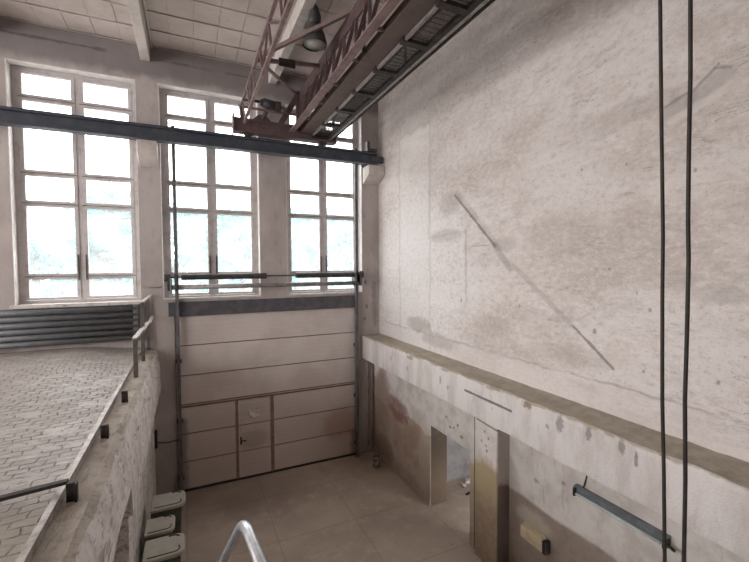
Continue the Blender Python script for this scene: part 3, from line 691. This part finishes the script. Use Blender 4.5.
gr = empty('guard_rail', (-.64, 7.0, 2.70), 'short steel guard rail left standing at the far end of the platform edge', 'railing')
for y, zt in ((6.04, 3.20), (7.01, 3.60), (7.93, 3.64)):
    MB().box(-.672, -.622, y-.02, y+.02, 2.69, zt).build('rail_post', 'railpost', gr, .003)
MB().bar((-.647, 6.98, 3.605), (-.60, 7.97, 3.645), .05, .022).build('top_rail', 'railtop', gr)
mp = [(-.65, 6.02, 3.21), (-.625, 6.72, 3.235), (-.62, 6.76, 3.215), (-.60, 7.35, 3.25), (-.595, 7.4, 3.225), (-.575, 7.96, 3.28)]
mr = MB()
for a, c in ((0, 1), (2, 3), (4, 5)): mr.bar(mp[a], mp[c], .055, .02)
mr.build('middle_rail', 'railtop', gr)
for i, (y, h_, lab) in enumerate(((4.97, .12, 'black cut-off post stub nearest the standing guard rail'), (4.0, .11, 'black cut-off post stub midway along the platform edge'), (3.0, .115, 'black cut-off post stub touched by the fallen flat bar'))):
    x = (-.642, -.668, -.68)[i]
    tag(MB().box(x-.03, x+.03, y-.012, y+.012, 2.69, 2.70+h_).box(x+.018, x+.03, y-.035, y-.012, 2.69, 2.70+h_).build('rail_post_stub', 'blackiron', None, .003), lab, 'post stub', 'cut-off rail posts on the platform edge')
tag(MB().bar((-.715, 3.06, 2.80), (-1.75, 3.09, 2.70), .045, .022).build('flat_bar', 'blackiron', None, .002), 'dark flat steel bar fallen from a stub across the block paving', 'bar')
tag(MB().tube([(-.74, 7.985, 3.80), (-.72, 7.93, 3.79), (-.46, 7.93, 3.775), (-.43, 7.985, 3.79)], .010, 8).build('wire_hook', 'pipe'), 'thin rusty wire hook on the pier beside the left window', 'hook')

# ================================================================== FLOOR LEVEL THINGS
def make_bin(loc, label, sc=1.0, dz=0.0):
    bx, by, _ = loc
    r = empty('waste_bin', (bx, by, 0), label, 'bin', 'grey waste bins against the platform wall')
    body = MB(); A = [(-.14, -.15), (.15, -.15), (.15, .15), (-.14, .15)]; B = [(-.18, -.185), (.19, -.185), (.19, .185), (-.18, .185)]
    va = [body.b.verts.new((bx+p[0], by+p[1], .05)) for p in A]; vb = [body.b.verts.new((bx+p[0], by+p[1], .93)) for p in B]
    body.b.faces.new(va); body.b.faces.new(vb)
    for i in range(4): body.b.faces.new((va[i], va[(i+1) % 4], vb[(i+1) % 4], vb[i]))
    body.build('bin_body', 'bin', r, .02)
    for sy in (-.13, .13): MB().tube([(bx-.12, by+sy-.02, .06), (bx-.12, by+sy+.02, .06)], .06, 16).build('bin_wheel', 'cable', r)
    # lid: rounded at the outer end, lying at a slight slope
    pts = [(-.185, -.19)] + [(.135+.095*math.cos(t), -.10+.09*math.sin(t)) for t in [math.radians(-90+15*k) for k in range(7)]] + [(.135+.095*math.cos(t), .10+.09*math.sin(t)) for t in [math.radians(15*k) for k in range(7)]] + [(-.185, .19)]
    l = MB().prism([(bx+p[0], by+p[1]) for p in pts], 'z', .935, .985)
    ld = l.build('bin_lid', 'lid', r, .014)
    gpts = [(-.14, -.150), (.10, -.150)] + [(.12+.06*math.cos(t), -.095+.055*math.sin(t)) for t in [math.radians(-80+20*k) for k in range(5)]] + [(.172, -.06)]
    MB().tube([(bx+p[0], by+p[1], .985) for p in gpts], .008, 8).build('lid_groove', 'groove', ld)
    MB().tube([(bx+.06, by+.155, .986), (bx+.13, by+.155, .988), (bx+.175, by+.12, .986)], .009, 8).build('lid_grip', 'groove', ld)
    for o in (r, *r.children_recursive):
        if o.type == 'MESH':
            for v in o.data.vertices: v.co.x = (v.co.x-.23)*sc+.23; v.co.y *= (1+sc)/2; v.co.z *= 1+dz
    return r
make_bin((-.33, 5.02, 0), 'grey lidded waste bin nearest the camera in the row of three')
make_bin((-.445, 5.56, 0), 'smaller grey lidded waste bin in the middle, set closer to the wall', .80, -.05)
make_bin((-.33, 6.02, 0), 'grey lidded waste bin nearest the roller door corner')

tc = empty('tin_can', (3.44, 7.36, 0), 'small rusty tin can standing in the corner right of the door', 'can')
MB().lathe([(.075, 0), (.08, .01), (.075, .03), (.062, .10), (.074, .17), (.08, .20), (.068, .20), (.055, .10), (.01, .1)], (3.44, 7.36, 0)).build('can_body', 'rust', tc)
MB().tube([(3.385, 7.36, .19), (3.40, 7.36, .27), (3.44, 7.36, .30), (3.48, 7.36, .27), (3.495, 7.36, .19)], .005, 6).build('can_handle', 'blackiron', tc)

tag(MB().tube([(3.52, 7.96, 2.13), (3.525, 7.95, 1.4), (3.515, 7.96, .7), (3.53, 7.95, .18)], .016, 8).build('riser_pipe', 'pipe'), 'thin rusty riser pipe in the corner, nearer the door track', 'pipe')
tag(MB().tube([(3.62, 7.96, 2.13), (3.615, 7.955, 1.2), (3.62, 7.96, .12)], .016, 8).build('riser_pipe', 'pipe'), 'thin rusty riser pipe in the corner, nearer the right wall', 'pipe')

sb = empty('switch_box', (-.58, 7.97, .93), 'small dark switch box on the wall left of the roller door', 'switch box')
MB().box(-.645, -.555, 7.94, 8.0, .93, 1.25).build('box_body', 'blackiron', sb, .006)
MB().tube([(-.555, 7.985, 1.02), (-.40, 7.975, .99), (-.215, 7.985, 1.01)], .008, 8).build('cable_lead', 'cable', sb)

# handrail in the foreground
hr = empty('stair_handrail', (.16, 1.7, 0), 'bent galvanised tube handrail rising in the foreground from below', 'handrail')
def arc(pts, n=6):
    out = [Vector(pts[0])]
    for i in range(1, len(pts)-1):
        a, p, c = (Vector(q) for q in pts[i-1:i+2]); d = min((a-p).length, (c-p).length, .09)
        p0 = p+(a-p).normalized()*d; p1 = p+(c-p).normalized()*d
        for k in range(n+1):
            t = k/n; out.append(p0*(1-t)**2+p*2*t*(1-t)+p1*t*t)
    out.append(Vector(pts[-1])); return out
MB().tube(arc([(.232, .80, 3.10), (.196, 1.27, 3.185), (.172, 1.55, 3.19), (.112, 1.86, 2.83), (-.02, 2.75, 1.70)]), .0195, 18).build('rail_tube', 'galv', hr)
MB().tube([(.106, 1.90, 2.78), (.106, 1.90, 0)], .012, 12).build('support_post', 'railpost', hr)
MB().tube([(-.02, 2.75, 1.70), (-.02, 2.75, 0)], .016, 12).build('support_post', 'railpost', hr)

# hanging cables
tag(MB().tube([(1.603, .935, 6.735), (1.6, .933, 5.121), (1.6, .924, 4.846), (1.6, .915, 4.57), (1.6, .904, 4.256), (1.6, .901, 4.014), (1.6, .893, 3.64), (1.6, .882, 3.378), (1.6, .871, 3.031), (1.6, .87, 2.3), (1.6, .87, 1.2)], .0064, 10).build('hanging_cable', 'cable'), 'left black cable hanging straight down before the right wall', 'cable', 'black cables hanging from the crane')
tag(MB().tube([(1.60, .92, 6.735), (1.6, .833, 5.062), (1.6, .827, 4.805), (1.6, .826, 4.547), (1.6, .823, 4.303), (1.6, .818, 4.162), (1.6, .817, 3.914), (1.6, .818, 3.662), (1.6, .81, 3.375), (1.6, .808, 3.074), (1.6, .81, 2.3), (1.6, .81, 1.2)], .0068, 10).build('hanging_cable', 'cable'), 'right, slightly wavier black cable hanging before the right wall', 'cable', 'black cables hanging from the crane')

# fluorescent fitting on the recessed wall
fl = empty('fluorescent_light', (3.82, 2.53, 1.62), 'unlit blue-grey fluorescent light fitting mounted low on the right wall', 'light fitting')
MB().prism([(3.875, 1.63), (3.875, 1.715), (3.83, 1.715), (3.80, 1.69), (3.80, 1.655), (3.83, 1.63)], 'y', 2.06, 3.02).build('light_housing', 'lighthousing', fl, .004)
MB().tube([(3.797, 2.11, 1.640), (3.797, 2.98, 1.640)], .016, 12).build('light_tube', 'tube', fl)
for y in (2.07, 2.985): MB().box(3.772, 3.86, y-.012, y+.012, 1.615, 1.70).build('end_cap', 'blackiron', fl, .004)
MB().tube([(3.86, 2.93, 1.715), (3.872, 2.915, 1.80), (3.868, 2.90, 1.86), (3.874, 2.905, 1.98)], .007, 8).build('supply_cord', 'cable', fl)
MB().tube([(3.80, 2.05, 1.66), (3.80, 1.99, 1.64)], .014, 10).build('cord_gland', 'blackiron', fl)

jb = empty('junction_box', (3.84, 3.55, .70), 'yellowed plastic electrical box fixed to the dirty lower wall', 'electrical box')
MB().box(3.78, 3.88, 3.42, 3.76, .68, .84).build('box_body', 'box', jb, .012)
MB().box(3.79, 3.878, 3.37, 3.42, .67, .83).build('box_end', 'blackiron', jb, .008)
MB().box(3.774, 3.78, 3.45, 3.73, .70, .82).build('box_cover', 'box', jb, .004)

# rubble just inside the low doorway
for i, (x, y, r_, lab) in enumerate(((4.60, 5.98, .05, 'small pale plaster lump inside the low doorway, leftmost'), (4.74, 6.05, .06, 'larger pale plaster lump in the middle of the doorway rubble'), (4.86, 6.1, .045, 'small pale plaster lump at the right of the doorway rubble'))):
    q = MB(); bmesh.ops.create_icosphere(q.b, subdivisions=2, radius=r_)
    for v in q.b.verts: v.co *= 1+.5*mnoise.noise(v.co*22+Vector((i*5, 0, 0))); v.co.z = v.co.z*.7+r_*.55; v.co += Vector((x, y, 0))
    tag(q.build('plaster_lump', 'paper'), lab, 'rubble', 'plaster lumps in the doorway')
tag(MB().tube([(4.45, 5.72, .016), (4.8, 5.80, .016), (5.2, 5.9, .016)], .016, 8).build('fallen_pipe', 'blackiron'), 'dark pipe lying on the floor of the room behind the low doorway', 'pipe')

# ================================================================== TREES OUTSIDE
def tree(x, y, h_, r_, label, seed):
    rnd = random.Random(seed)
    t = empty('leafy_tree', (x, y, -.2), label, 'tree', 'pale trees beyond the windows')
    tr = MB().tube([(x, y, -.2), (x+.1, y, h_*.3), (x-.1, y, h_*.6), (x, y, h_*.85)], [.25, .2, .14, .05], 10)
    tr.build('trunk', 'bark', t)
    c = MB()
    cl = []
    for k in range(26):
        a = rnd.uniform(0, 6.28); e = rnd.uniform(-.9, 1); q = math.sqrt(1-e*e*.9)*rnd.uniform(.5, 1)
        cl.append(Vector((x+math.cos(a)*q*r_, y+math.sin(a)*q*r_, h_*.58+e*h_*.36)))
    for cc in cl:
        for k in range(330):
            p = cc+Vector((rnd.gauss(0, .38), rnd.gauss(0, .38), rnd.gauss(0, .30)))*r_*.55
            s = rnd.uniform(.07, .13)*r_
            mm = Matrix.Rotation(rnd.uniform(0, 6.28), 3, Vector((rnd.gauss(0, 1), rnd.gauss(0, 1), rnd.gauss(0, 1))).normalized())
            q = [c.b.verts.new(p+mm @ Vector(v)*s) for v in ((-1, 0, 0), (0, -.6, .1), (1, 0, 0), (0, .6, .1))]
            c.b.faces.new(q)
    c.build('crown', 'leaf', t)
for i, a in enumerate(((-5.9, 22, 6.0, 1.5, 'pale tree low in the left sash of the left window'),
                       (-5.7, 38, 10.4, 3.0, 'tall pale tree filling the right sash of the left window'),
                       (-.4, 22, 7.1, 1.6, 'pale tree in the left sash of the middle window'),
                       (4.4, 38, 9.3, 2.9, 'pale tree in the right sash of the middle window'),
                       (6.2, 22, 7.5, 2.0, 'pale tree in the left sash of the right window'),
                       (15.2, 38, 10.0, 3.0, 'pale tree in the right sash of the right window'))):
    tree(*a, 20+i)
